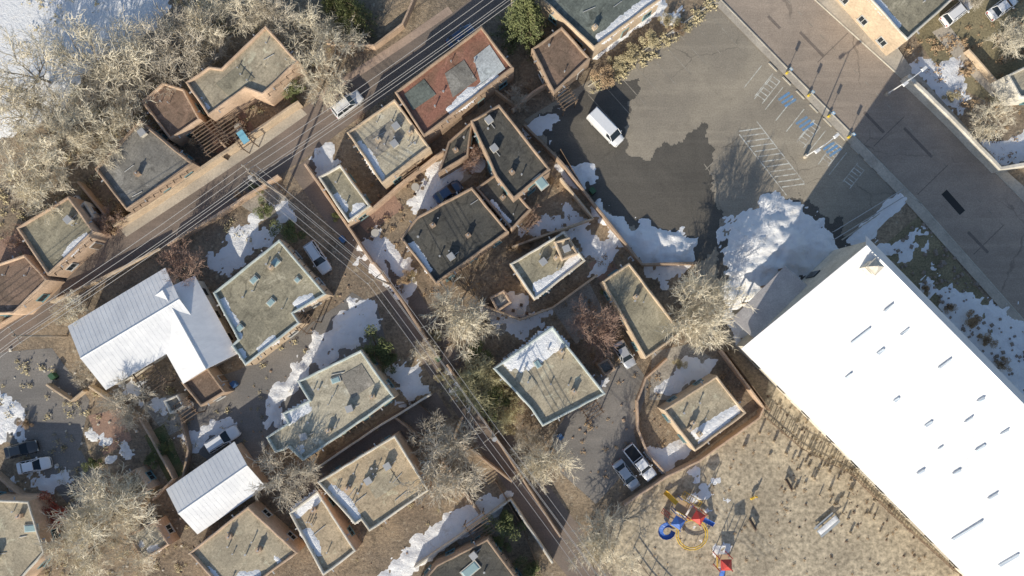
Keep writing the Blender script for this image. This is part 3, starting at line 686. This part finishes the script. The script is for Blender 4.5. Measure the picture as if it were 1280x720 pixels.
def bare_tree(px,py,rp,mat=GREYT,h=None,v=None,name='bare_tree'):
    v=random.randrange(4) if v is None else v
    if v==9: v=random.choice((4,5))
    key=(v,mat.name)
    if key not in tm: tm[key]=prisms('bare_tree_mesh',segvar[v][0],[mat,LIMB])
    R,Ht=segvar[v][1:]; rm=rp/S*.92; h=h or rm*1.8
    X,Y=G(px,py,h*.55); o=bpy.data.objects.new(name,tm[key]); sc.collection.objects.link(o)
    o.location=(X,Y,-.05); o.scale=(rm/R,rm/R,h/Ht); o.rotation_euler[2]=random.uniform(0,6.28)
for t in [(30,85,56,PALE,None,9),(110,75,58,PALE,None,9),(165,70,54,PALE,None,9),(212,48,52,GREYT,None,9),(255,15,46,PALE),(300,8,42,PALE),(60,165,58,PALE),
 (25,215,54,PALE),(110,160,50,PALE),(155,135,40,PALE),(350,22,42,GREYT),(398,88,42,PALE,9.0),(385,35,40,PALE,None,9),(250,62,32,GREYT,None,9),
 (58,240,40,PALE),(205,90,34,GREYT,None,9),(10,140,50,PALE),(345,88,28,PALE,None,9),(130,110,40,GREYT,None,9),(420,45,36,PALE,None,9),
 (92,385,30,PALE),(232,335,38,BRN),(18,300,24,BRN),(158,498,38,GREYT),(350,598,48,GREYT),(120,640,62,PALE),(100,695,50,PALE),(165,690,40,PALE,None,9),
 (562,395,54,PALE),(527,437,22,PALE),(565,575,58,GREYT),(540,545,32,GREYT,None,9),(690,572,48,PALE),(741,405,40,BRN),(872,390,56,PALE,12.0),(882,400,40,PALE,10.0,9),
 (745,665,50,PALE),(770,700,38,PALE,None,9),(642,120,20,GREYT),(587,200,22,BRN),(1262,48,34,PALE),(1246,142,34,PALE),
 (600,480,40,OLV),(622,515,34,OLV),(665,275,20,BRN),(135,275,22,BRN),(272,168,14,BRN),(450,150,12,BRN),(1215,-10,20,GREYT),(100,470,22,GREYT),(660,548,20,GREYT)]:
    bare_tree(*t)
def leaf(rg,p,V,F,s_):
    a=Vector((rg.gauss(0,1),rg.gauss(0,1),rg.gauss(0,.6))).normalized()*s_*rg.uniform(.7,1.5); b_=a.orthogonal().normalized()*s_*.6
    k=len(V); V+=[tuple(p-a*.6-b_),tuple(p+a),tuple(p-a*.6+b_)]; F.append((k,k+1,k+2)); return V,F
def foliage_mesh(name,seed,kind,n_,col):
    rg=random.Random(seed); V=[];F=[];segs=[]
    if kind=='conifer':
        H=10;R=3.6
        for lv in range(16):
            z=1.2+lv*.55; rr=R*(1-(z-1.2)/(H-1.0))**.8*rg.uniform(.85,1.1)+.15; k=max(4,int(11-lv*.4))
            for j in range(k):
                t=2*math.pi*(j+rg.random()*.7)/k; r_=rr*rg.uniform(.7,1.12); dv=Vector((math.cos(t),math.sin(t),-.12)); 
                segs.append(((0,0,z),tuple(Vector((0,0,z))+dv*r_),.05,.015))
                m_=int(n_/(16*k)*(.4+1.2*rr/R))
                for q in range(m_):
                    s_=rg.random()**.6; p=Vector((0,0,z))+dv*r_*s_; w=.42*(1.15-s_*.5)
                    p+=Vector((rg.gauss(0,w*.6),rg.gauss(0,w*.6),rg.gauss(0,.14)))
                    V,F=leaf(rg,p,V,F,.14)
        segs.append(((0,0,0),(0,0,H),.2,.03))
    else:
        cl=[(Vector((rg.gauss(0,.42),rg.gauss(0,.42),.5+rg.random()*.75)),rg.uniform(.2,.42)) for _ in range(13)]
        for c_,r_ in cl: segs.append(((0,0,0),tuple(c_),.04,.012))
        for q in range(n_):
            c_,r_=rg.choice(cl); dv=Vector((rg.gauss(0,1),rg.gauss(0,1),rg.gauss(0,1))).normalized()
            V,F=leaf(rg,c_+dv*r_*rg.uniform(.5,1.1),V,F,.055)
    me0=prisms('x',segs,[]); off=len(V)
    V+=[tuple(v.co) for v in me0.vertices]; nf=len(F); F+=[tuple(i+off for i in p.vertices) for p in me0.polygons]
    me=bpy.data.meshes.new(name); me.from_pydata(V,[],F); me.materials.append(col); me.materials.append(WOOD)
    me.polygons.foreach_set('material_index',[0]*nf+[1]*(len(F)-nf)); me.update(); bpy.data.meshes.remove(me0); return me
GRN=M('foliage_conifer',(.19,.21,.085),(.11,.135,.06),.8,fine=3,bs=0); GRN2=M('foliage_shrub',(.20,.23,.09),(.12,.14,.06),.8,fine=3,bs=0)
RED=M('foliage_red',(.55,.13,.08),(.40,.10,.06),.8,fine=3,bs=0); TANB=M('foliage_dry',(.46,.33,.2),(.35,.25,.16),.8,fine=3,bs=0); YEL=M('foliage_dry_grass',(.56,.49,.31),(.44,.38,.23),.8,fine=3,bs=0)
con=[foliage_mesh('conifer_mesh',s_,'conifer',11000,GRN) for s_ in (1,2)]
bm_={}
def conifer(px,py,rp,h=11):
    me=random.choice(con); X,Y=G(px,py,h*.35); o=bpy.data.objects.new('conifer_tree',me); sc.collection.objects.link(o)
    k=rp/S*.92/3.6; o.location=(X,Y,-.02);o.scale=(k,k,h/10);o.rotation_euler[2]=random.uniform(0,6)
conifer(655,28,36,13); conifer(440,20,30,10); conifer(418,8,24,9)
def shrub(px,py,rp,col=GRN2,name='shrub',hm=1.0):
    key=(col.name,random.randrange(2))
    if key not in bm_: bm_[key]=foliage_mesh('shrub_mesh',key[1]+5,'shrub',2600,col)
    X,Y=G(px,py,.8); o=bpy.data.objects.new(name,bm_[key]); sc.collection.objects.link(o)
    k=rp/S/.95; o.location=(X,Y,-.05);o.scale=(k,k,k*.9*hm);o.rotation_euler[2]=random.uniform(0,6)
for t in [(470,435,22,GRN2),(485,450,14,GRN2),(362,290,16,GRN2),(368,112,15,GRN2),(632,655,20,GRN2),(662,712,16,GRN2),(625,680,12,GRN2),(66,636,19,RED),(74,650,12,RED),
 (245,165,14,TANB),(755,98,14,TANB),(770,80,10,YEL),(785,72,12,YEL),(812,50,11,YEL),(600,465,22,YEL),(618,495,24,GRN2),(635,520,16,YEL),(598,440,14,GRN2),
 (138,280,17,TANB),(150,268,11,TANB),(330,262,12,GRN2),(352,310,9,TANB),(205,560,10,GRN2),(190,575,9,GRN2),(545,420,8,YEL),(835,25,10,YEL),(850,35,8,TANB),
 (560,345,8,TANB),(655,305,10,TANB),(760,365,8,GRN2),(850,455,7,YEL),(1215,400,10,TANB),(1235,425,9,TANB),(1255,455,9,TANB),(1190,385,7,TANB),(1160,360,6,TANB),(1150,110,7,TANB),(1190,120,8,YEL),
 (300,245,8,TANB),(320,236,7,GRN2),(420,270,6,GRN2),(505,350,9,TANB),(515,345,7,YEL),(690,225,7,TANB),(590,420,7,TANB),(550,470,8,YEL),(575,500,9,TANB),(30,530,7,TANB),(115,580,9,GRN2)]:
    shrub(*t)
def scatter(name,px,n_,size,mat,kind='tuft',seed=1):
    rg=random.Random(seed); P=GP(px); xs=[p[0] for p in P];ys=[p[1] for p in P]; V=[];F=[]; c_=0; b=MB()
    while c_<n_:
        x=rg.uniform(min(xs),max(xs));y=rg.uniform(min(ys),max(ys))
        if not inside(P,x,y): continue
        if noise.noise((x*.15,y*.15,seed))<rg.uniform(-.5,.3): 
            if rg.random()<.8: continue
        c_+=1; s_=size*rg.uniform(.4,1.7)
        if kind=='tuft':
            for q in range(26):
                p=Vector((x+rg.gauss(0,s_*.5),y+rg.gauss(0,s_*.5),abs(rg.gauss(0,s_*.45)))); V,F=leaf(rg,p,V,F,s_*.3)
        else: 
            b.box((x,y,s_*.2),(s_*rg.uniform(.6,1.4),s_,s_*.6),rg.uniform(0,3),0,.6)
    if kind=='tuft': b.v=V;b.f=F;b.m=[0]*len(F)
    return b.obj(name,[mat])
YARD=[(260,270),(350,230),(420,300),(520,440),(640,620),(500,720),(240,640),(200,500)]
scatter('dry_tufts',YARD,150,.3,YEL,seed=2); scatter('ground_stones',YARD,200,.22,ADOBE[2],'s',3)
Y2=[(395,190),(640,0),(700,40),(735,60),(655,140),(740,270),(880,420),(940,520),(760,620),(640,560),(540,430)]
scatter('dry_tufts',Y2,260,.32,TANB,seed=4); scatter('ground_stones',Y2,260,.25,ADOBE[2],'s',5)
Y3=[(0,0),(400,0),(420,80),(150,260),(0,380)]
scatter('dry_tufts',Y3,300,.45,YEL,seed=6)
Y4=[(0,430),(220,480),(260,600),(230,720),(0,720)]
scatter('dry_tufts',Y4,170,.36,YEL,seed=8); scatter('ground_stones',Y4,160,.25,ADOBE[3],'s',9)
scatter('ground_stones',[(1100,320),(1150,275),(1300,440),(1300,530)],170,.4,M('boulder_stone',(.36,.30,.25),(.26,.22,.19),.8),'s',10)
scatter('dry_tufts',[(1130,60),(1300,-20),(1300,200),(1240,205)],160,.4,TANB,seed=11)
scatter('dry_tufts',[(950,500),(985,470),(1210,720),(780,720)],150,.16,TANB,seed=12)
scatter('ground_stones',[(950,500),(985,470),(1210,720),(1000,720)],110,.22,WOOD,'s',13)
scatter('dry_tufts',[(800,60),(895,-5),(900,8),(815,75),(740,120),(735,105)],120,.4,YEL,seed=14)
# ---------------------------------------------------------------- vehicles
PC={'white':plain('car_paint_white',(.84,.85,.87),.25,0,.8),'silver':plain('car_paint_silver',(.55,.57,.6),.3,.3,.8),
 'blue':plain('car_paint_dark_blue',(.07,.12,.22),.25,.1,.8),'dark':plain('car_paint_graphite',(.07,.075,.08),.25,.1,.8)}
LAMP=plain('lamp_lens',(.7,.7,.65),.2); TAIL=plain('tail_lens',(.4,.02,.02),.3); TRIM=plain('black_trim',(.02,.02,.02),.5)
def vehicle(px,py,dx,dy,col='white',kind='sedan',Lc=4.6):
    nm={'sedan':'parked_car','suv':'parked_suv','van':'parked_van','pickup':'pickup_truck'}[kind]
    X,Y=G(px,py,.8); e=empty(nm,(X,Y,.012),ANG(dx,dy)); k=Lc/4.6; b=MB()
    prof={'sedan':[(-2.3,.74,.72),(-2.2,.84,.95),(-1.7,.89,1.0),(-.6,.91,.98),(.6,.91,.97),(1.0,.9,.95),(1.7,.87,.84),(2.15,.78,.72),(2.3,.6,.58)],
      'suv':[(-2.3,.8,.8),(-2.22,.88,1.1),(-1.7,.93,1.12),(0,.94,1.12),(.9,.93,1.08),(1.7,.9,1.0),(2.15,.82,.9),(2.3,.68,.7)],
      'van':[(-2.3,.86,1.0),(-2.26,.92,1.25),(-1,.96,1.28),(1,.96,1.28),(1.5,.94,1.18),(2.1,.88,1.0),(2.3,.72,.75)],
      'pickup':[(-2.3,.86,.9),(-2.28,.9,1.02),(-.5,.93,1.02),(-.45,.93,1.08),(1,.93,1.08),(1.8,.92,1.04),(2.2,.86,.95),(2.3,.75,.75)]}[kind]
    loops=[]
    for x,w,zt in prof:
        pts=[(-w*.9,.28),(-w,.45),(-w*1.0,.65*min(1,zt)),(-w*.96,zt-.1),(-w*.84,zt),(-w*.4,zt+.035),(w*.4,zt+.035),(w*.84,zt),(w*.96,zt-.1),(w,.65*min(1,zt)),(w,.45),(w*.9,.28)]
        loops.append([(x*k,p[0],p[1]) for p in pts])
    b.loops(loops,0,True,0,0)
    o=b.obj('body',[PC[col]],e,True)
    try:o.data.set_sharp_from_angle(angle=math.radians(40))
    except Exception:pass
    cab={'sedan':(-1.75,-1.15,.25,1.05,.97,1.43,.80,.60),'suv':(-2.15,-1.9,.25,1.0,1.1,1.72,.84,.68),'van':(-2.24,-2.15,1.05,1.65,1.26,2.15,.88,.76),'pickup':(-.45,-.35,.65,1.2,1.06,1.75,.84,.68)}[kind]
    xb,xr,xf,xw,zb,zr,wb,wr=cab; xb*=k;xr*=k;xf*=k;xw*=k
    b=MB()
    B=[(xb,-wb,zb),(xw,-wb,zb),(xw,wb,zb),(xb,wb,zb)];T=[(xr,-wr,zr),(xf,-wr,zr),(xf,wr,zr),(xr,wr,zr)]
    b.loops([B,T],1)
    m1=[(xr-.04,-wr-.02,zr),(xf+.05,-wr-.02,zr),(xf+.05,wr+.02,zr),(xr-.04,wr+.02,zr)]
    m2=[(x*.97+.005,y*.86,z+.06) for x,y,z in m1]
    b.loops([m1,m2],0,True,0,0)
    for i in range(4): b.beam(B[i],T[i],.05,0,6)
    for s_ in (-1,1):
        for tt in (.35,.68):
            p=Vector(B[0]).lerp(Vector(B[1]),tt);q=Vector(T[0]).lerp(Vector(T[1]),tt)
            b.beam((p.x,s_*wb,zb),(q.x,s_*wr,zr),.045,0,5)
        if kind=='van':
            b.face([(xb+.05,s_*(wb+.012),zb),(.7*k,s_*(wb+.012),zb),(.6*k,s_*(wr+.02),zr),(xr,s_*(wr+.02),zr)],0)
        b.box((xw-.25,s_*1.02,zb+.1),(.16,.2,.14),0,0)
    if kind=='suv':
        for s_ in (-1,1): b.beam((xr+.2,s_*.58,zr+.1),(xf-.1,s_*.58,zr+.1),.025,2,5)
    b.obj('cabin',[PC[col],GLASS,TRIM],e)
    b=MB()
    for wx in (-1.42*k,1.42*k):
        for s_ in (-1,1):
            b.beam((wx,s_*.70,.33),(wx,s_*.93,.33),.33,0,18); b.beam((wx,s_*.9,.33),(wx,s_*.945,.33),.2,1,12)
    b.obj('wheels',[RUBBER,METAL],e)
    b=MB(); f=prof[-2]; r=prof[0]
    for s_ in (-1,1):
        b.box((2.2*k,s_*f[1]*.78,f[2]-.12),(.12,.32,.14),0,0); b.box((-2.28*k,s_*r[1]*.82,r[2]-.05),(.08,.22,.2),0,1)
    b.box((2.27*k,0,.5),(.08,1.0,.18),0,2); b.box((-2.3*k,0,.45),(.06,1.3,.14),0,2); b.box((-2.31*k,0,.68),(.03,.4,.12),0,0)
    b.obj('lamps_and_bumpers',[LAMP,TAIL,TRIM],e)
    if kind=='pickup':
        b=MB(); b.box((-1.38*k,0,1.062),(1.7*k,1.5,.015),0,0)
        for s_ in (-1,1): b.box((-1.38*k,s_*.8,1.12),(1.78*k,.1,.16),0,1)
        b.box((-2.24*k,0,1.12),(.1,1.7,.16),0,1); b.obj('bed',[TRIM,PC[col]],e)
vehicle(397,322,.55,.83,'white','suv',4.8); vehicle(434,130,.80,-.6,'white','suv',4.6); vehicle(560,240,.8,-.55,'blue','sedan',4.2)
vehicle(757,160,.70,.72,'white','van',5.8); vehicle(278,549,.85,-.53,'white','suv',5.0)
vehicle(26,562,.96,-.25,'dark','sedan',4.5); vehicle(42,582,.97,-.2,'white','sedan',4.6)
vehicle(800,578,.62,.78,'white','pickup',5.6); vehicle(783,594,.6,.8,'silver','sedan',4.6); vehicle(781,443,.5,.86,'silver','sedan',4.0)
vehicle(1197,14,.78,-.62,'white','suv',4.8); vehicle(576,45,.8,-.6,'blue','sedan',4.3); vehicle(1254,8,.8,-.6,'white','sedan',4.4)
vehicle(102,268,.5,.86,'white','pickup',5.0)
# ---------------------------------------------------------------- utility poles and wires
def upole(px,py,h,arms,ang,tr=False):
    X,Y=G(px,py,h); e=empty('utility_pole',(X,Y,0),ang); b=MB()
    b.beam((0,0,0),(0,0,h),.17,0,10,.12)
    for z in arms: 
        b.box((0,.16,z),(2.6,.11,.13),0,0)
        for x in (-1.2,-.45,.45,1.2): b.beam((x,.16,z+.06),(x,.16,z+.3),.06,1,8)
    if tr: b.beam((.0,-.45,h-2.6),(0,-.45,h-1.5),.3,2,12)
    b.obj('pole',[M('pole_wood',(.42,.35,.28),(.3,.25,.2),1.5),plain('insulator',(.5,.5,.48),.3),METAL],e); return X,Y
p1=upole(310,215,11.5,(11.1,10.2),ANG(.77,.63),True); upole(322,224,10.5,(10.1,),ANG(.77,.63))
p2=upole(470,348,11,(10.6,),ANG(.8,-.6)); p3=upole(615,548,11,(10.6,),ANG(.8,-.6),True); p4=upole(748,728,11,(10.6,),ANG(.8,-.6))
p0=upole(15,420,11,(10.6,),ANG(.6,.8)); p5=upole(640,-12,11,(10.6,),ANG(.6,.8))
WIRE=plain('wire',(.62,.59,.55),.5,.2); b=MB()
def wires(a,c,offs,z=10.9):
    a=Vector(a);c=Vector(c);d_=(c-a).normalized();n_=Vector((-d_.y,d_.x))
    for o_,dz in offs:
        prev=None
        for i in range(15):
            t=i/14; q=a.lerp(c,t)+n_*o_; zz=z+dz-4*.7*t*(1-t); cur=(*q,zz)
            if prev: b.beam(prev,cur,.03,0,4)
            prev=cur
O=[(-1.2,0),(-.45,0),(.45,0),(1.2,0),(.1,-2.2)]
wires(p1,p2,O);wires(p2,p3,O);wires(p3,p4,O);wires(p0,p1,O);wires(p1,p5,O)
pe=G(-300,640,11);wires(pe,p0,O); pf=G(900,960,11); wires(p4,pf,O)
b.obj('power_lines',[WIRE])
# ---------------------------------------------------------------- lot furniture
def lamp(px,py,h,ang):
    X,Y=G(px,py); e=empty('street_lamp',(X,Y,0),ang); b=MB()
    b.beam((0,0,0),(0,0,.7),.28,1,12); b.beam((0,0,.7),(0,0,h),.09,0,10,.06)
    for s_ in (-1,1): b.beam((0,0,h-.1),(s_*1.3,0,h+.1),.05,0,6); b.box((s_*1.55,0,h+.1),(.85,.42,.15),0,0,.8)
    b.obj('pole_and_heads',[plain('lamp_white',(.8,.8,.8),.5),CONC],e)
lamp(1006,196,7,ANG(.75,-.6)); lamp(1108,118,7,ANG(.75,-.6))
def sign(px,py):
    X,Y=G(px,py); e=empty('parking_sign',(X,Y,0),ANG(s[0],s[1])); b=MB()
    b.beam((0,0,0),(0,0,2.1),.04,0,8); b.box((0,-.05,1.85),(.45,.03,.6),0,1); b.box((0,0,.3),(.3,.3,.6),0,2); b.box((0,-.07,1.9),(.2,.01,.25),0,3)
    b.obj('sign',[METAL,BPAINT,plain('bollard_yellow',(.6,.45,.05),.6),PAINT],e)
for q in ((983,92),(1010,120),(1035,146),(1060,172)): sign(*q)
b=MB()
for i in range(9): 
    X,Y=G(966+i*17,84+i*17.2); b.box((X,Y,.07),(1.7,.18,.13),ANG(*s),0,.9)
b.obj('wheel_stops',[KERB])
b=MB()
for off in (0,10):
    a_=Vector(G(1040,290+off));c_=Vector(G(1125,238+off))
    for z in (.5,1.0): b.beam((*a_,z),(*c_,z),.035,0,6)
    for i in range(9): q=a_.lerp(c_,i/8); b.beam((*q,0),(*q,1.0),.035,0,6)
b.obj('handrail',[METAL])
def bin_(px,py,an_,col):
    X,Y=G(px,py); e=empty('wheeled_bin',(X,Y,0),an_); b=MB(); b.box((0,0,.5),(.62,.7,.95),0,0,1.1); b.box((0,.03,1.02),(.7,.8,.08),0,0)
    b.beam((-.3,-.35,.12),(.3,-.35,.12),.12,1,10); b.obj('bin',[col,RUBBER],e)
GB=plain('bin_green',(.05,.12,.06),.6);BB=plain('bin_blue',(.06,.14,.3),.6)
for q in ((975,392,GB),(984,398,BB),(430,300,BB),(548,448,GB),(700,545,BB),(740,240,GB),(295,480,BB),(70,470,GB)): bin_(q[0],q[1],.7,q[2])
# ---------------------------------------------------------------- playground
PR=plain('play_red',(.55,.06,.05),.5);PB=plain('play_blue',(.06,.16,.5),.5);PY=plain('play_yellow',(.75,.5,.06),.5);PW=plain('play_tan',(.55,.40,.25),.6)
def playground(px,py,an_,big=True):
    X,Y=G(px,py,1); e=empty('playground_structure',(X,Y,0),an_); b=MB()
    decks=[(0,0,1.4),(2.0,0,1.4),(2.0,2.0,1.9)] if big else [(0,0,1.3)]
    for i,(x,y,z) in enumerate(decks):
        b.box((x,y,z),(1.7,1.7,.12),0,3)
        for s1 in (-1,1):
            for s2 in (-1,1): b.beam((x+s1*.85,y+s2*.85,0),(x+s1*.85,y+s2*.85,3.2 if i!=1 else 2.4),.07,1 if i else 0,8)
        if i!=1:
            c=(x,y,3.9); R_=[(x-.75,y-.75,3.15),(x+.75,y-.75,3.15),(x+.75,y+.75,3.15),(x-.75,y+.75,3.15)]
            for k in range(4): b.face([R_[k],R_[(k+1)%4],c],0 if i==0 else 1)
        for z2 in (z+.45,z+.85): b.beam((x-.85,y+.85,z2),(x+.85,y+.85,z2),.04,2,6)
    def chute(pts,w,mat):
        lo=[]
        for i,p in enumerate(pts):
            p=Vector(p); d_=(Vector(pts[min(i+1,len(pts)-1)])-Vector(pts[max(i-1,0)])); n_=Vector((-d_.y,d_.x,0)).normalized()
            lo.append([tuple(p+n_*w+Vector((0,0,.22))),tuple(p+n_*w*.8),tuple(p-n_*w*.8),tuple(p-n_*w+Vector((0,0,.22))),tuple(p-n_*w*.9-Vector((0,0,.06))),tuple(p+n_*w*.9-Vector((0,0,.06)))])
        b.loops(lo,mat,True,mat,mat)
    chute([(-.9,0,1.4),(-1.5,0,1.1),(-2.4,0,.5),(-3.0,0,.25),(-3.4,0,.25)],.32,1)
    if big:
        sp=[(2+1.0*math.sin(t)+.0,2.9+1.0-1.0*math.cos(t),1.9-t*.32) for t in [i*.45 for i in range(12)]]
        chute(sp,.34,1)
        chute([(2.9,0,1.4),(3.5,-.1,1.0),(4.3,-.3,.35),(4.8,-.4,.3)],.32,2)
        for i in range(7):
            t=i/6*math.pi; b.beam((1+1.4*math.cos(t),-1.9,1.5*math.sin(t)),(1+1.4*math.cos(t),-1.1,1.5*math.sin(t)),.035,2,6)
            if i: t0=(i-1)/6*math.pi; [b.beam((1+1.4*math.cos(t0),y,1.5*math.sin(t0)),(1+1.4*math.cos(t),y,1.5*math.sin(t)),.045,2,6) for y in (-1.9,-1.1)]
        for s_ in (-.3,.3): b.beam((3.7,2+s_,0),(2.85,2+s_,1.9),.04,0,6)
        for i in range(6): b.beam((3.7-.14*i,1.7,.3*i),(3.7-.14*i,2.3,.3*i),.035,0,6)
        for r_ in (1.9,2.2):
            pts=[(-1.2+r_*math.cos(t),2.6+r_*math.sin(t),.9) for t in [i*math.pi/8 for i in range(17)]]
            for i in range(16): b.beam(pts[i],pts[i+1],.07,2,5)
        for i in range(8):
            t=i*math.pi/4; c,s_=math.cos(t),math.sin(t); b.beam((-1.2+1.9*c,2.6+1.9*s_,.9),(-1.2+2.2*c,2.6+2.2*s_,.9),.04,2,5); b.beam((-1.2+2.05*c,2.6+2.05*s_,0),(-1.2+2.05*c,2.6+2.05*s_,.9),.04,0,5)
        b.box((.0,.86,1.9),(1.5,.06,.7),0,1); b.box((2,-.86,1.9),(1.5,.06,.7),0,2)
    b.obj('play_parts',[PR,PB,PY,PW],e)
playground(868,642,2.6); playground(902,700,1.6,False)
b=MB(); X,Y=G(940,621); e=empty('spring_rider',(X,Y,0),.5)
b.beam((0,0,0),(0,0,.45),.12,1,8); b.box((0,0,.62),(.9,.28,.35),0,0,.8); b.box((.38,0,.95),(.25,.2,.4),0,0,.7); b.beam((.2,-.3,.9),(.2,.3,.9),.03,1); b.obj('rider',[PY,METAL],e)
X,Y=G(1032,655); e=empty('picnic_table',(X,Y,0),ANG(.75,-.65)); b=MB()
b.box((0,0,.74),(3.4,.8,.06),0,0)
for s_ in (-1,1): b.box((0,s_*.72,.45),(3.4,.28,.05),0,0)
for x in (-1.2,1.2): 
    b.beam((x,-.8,0),(x,.25,.74),.05,0);b.beam((x,.8,0),(x,-.25,.74),.05,0);b.box((x,0,.42),(.08,1.6,.08),0,0)
b.obj('table',[plain('picnic_grey',(.42,.46,.5),.6)],e)
snow_sheet('table_snow',[(-1.6,-.36),(1.6,-.36),(1.6,.36),(-1.6,.36)],.775,.08,.2,.12,.3,.3,e,True)
for px,py in ((985,605),(940,655)):
    X,Y=G(px,py); e=empty('park_bench',(X,Y,0),ANG(.5,.85)); b=MB()
    b.box((0,0,.45),(1.8,.42,.06),0,0);b.box((0,-.24,.75),(1.8,.05,.35),0,0)
    for x in (-.7,.7): b.box((x,0,.22),(.08,.4,.42),0,1)
    b.obj('seat',[WOOD,METAL],e)
PIT=M('timber_tan',(.5,.42,.31),(.4,.33,.24),1.5)
b=MB(); rg=random.Random(5)
for i in range(70):
    t=rg.random(); px_=945+t*150+rg.uniform(-35,40); py_=505+t*130+rg.uniform(-15,50)
    X,Y=G(px_,py_); hh=rg.uniform(.3,1.0); b.beam((X,Y,0),(X+rg.gauss(0,.04),Y,hh),rg.uniform(.1,.22),0,7)
b.obj('timber_posts',[PIT])
def patio(px,py):
    X,Y=G(px,py); e=empty('patio_table',(X,Y,0),random.random()*3); b=MB()
    b.beam((0,0,.68),(0,0,.73),.55,0,16); b.beam((0,0,0),(0,0,.7),.05,0)
    for i in range(4):
        t=i*math.pi/2; x,y=math.cos(t)*.95,math.sin(t)*.95; b.box((x,y,.42),(.42,.42,.05),t,1); b.box((x*1.2,y*1.2,.66),(.05,.42,.45),t,1)
        for a_ in(-.17,.17):
            for c_ in (-.17,.17): b.beam((x+a_,y+c_,0),(x+a_,y+c_,.42),.02,1,4)
    b.obj('set',[plain('table_grey',(.5,.48,.44),.6),WOOD],e)
for q in ((520,235),(650,390),(300,160),(175,450),(615,395),(470,292),(240,505)): patio(*q)
# ---------------------------------------------------------------- light, sky, camera
w=bpy.data.worlds.new('World'); sc.world=w; w.use_nodes=True; nt=w.node_tree
sk=nt.nodes.new('ShaderNodeTexSky'); sk.sky_type='NISHITA'; sk.sun_disc=False; sk.sun_elevation=math.radians(ELEV)
sk.sun_rotation=math.atan2(SUNH[0],SUNH[1]); sk.altitude=500; sk.dust_density=1.2
bg=nt.nodes['Background']; bg.inputs[1].default_value=.135; nt.links.new(sk.outputs[0],bg.inputs[0])
sl_=bpy.data.lights.new('sun','SUN'); sl_.energy=5; sl_.angle=math.radians(.5); sl_.color=(1,.91,.75)
so=bpy.data.objects.new('sun',sl_); sc.collection.objects.link(so)
el=math.radians(ELEV); dv=Vector((-SUNH[0]*math.cos(el),-SUNH[1]*math.cos(el),-math.sin(el)))
so.rotation_euler=dv.to_track_quat('-Z','Y').to_euler()
cam=bpy.data.cameras.new('camera'); co=bpy.data.objects.new('camera',cam); sc.collection.objects.link(co); sc.camera=co
co.location=(0,0,CH); co.rotation_euler=(0,0,0); cam.sensor_width=36; cam.lens=36*CH/(1280/S); cam.shift_y=(NY-360)/1280; cam.clip_end=5000
sc.view_settings.view_transform='Standard'; sc.view_settings.look='None'; sc.view_settings.exposure=0
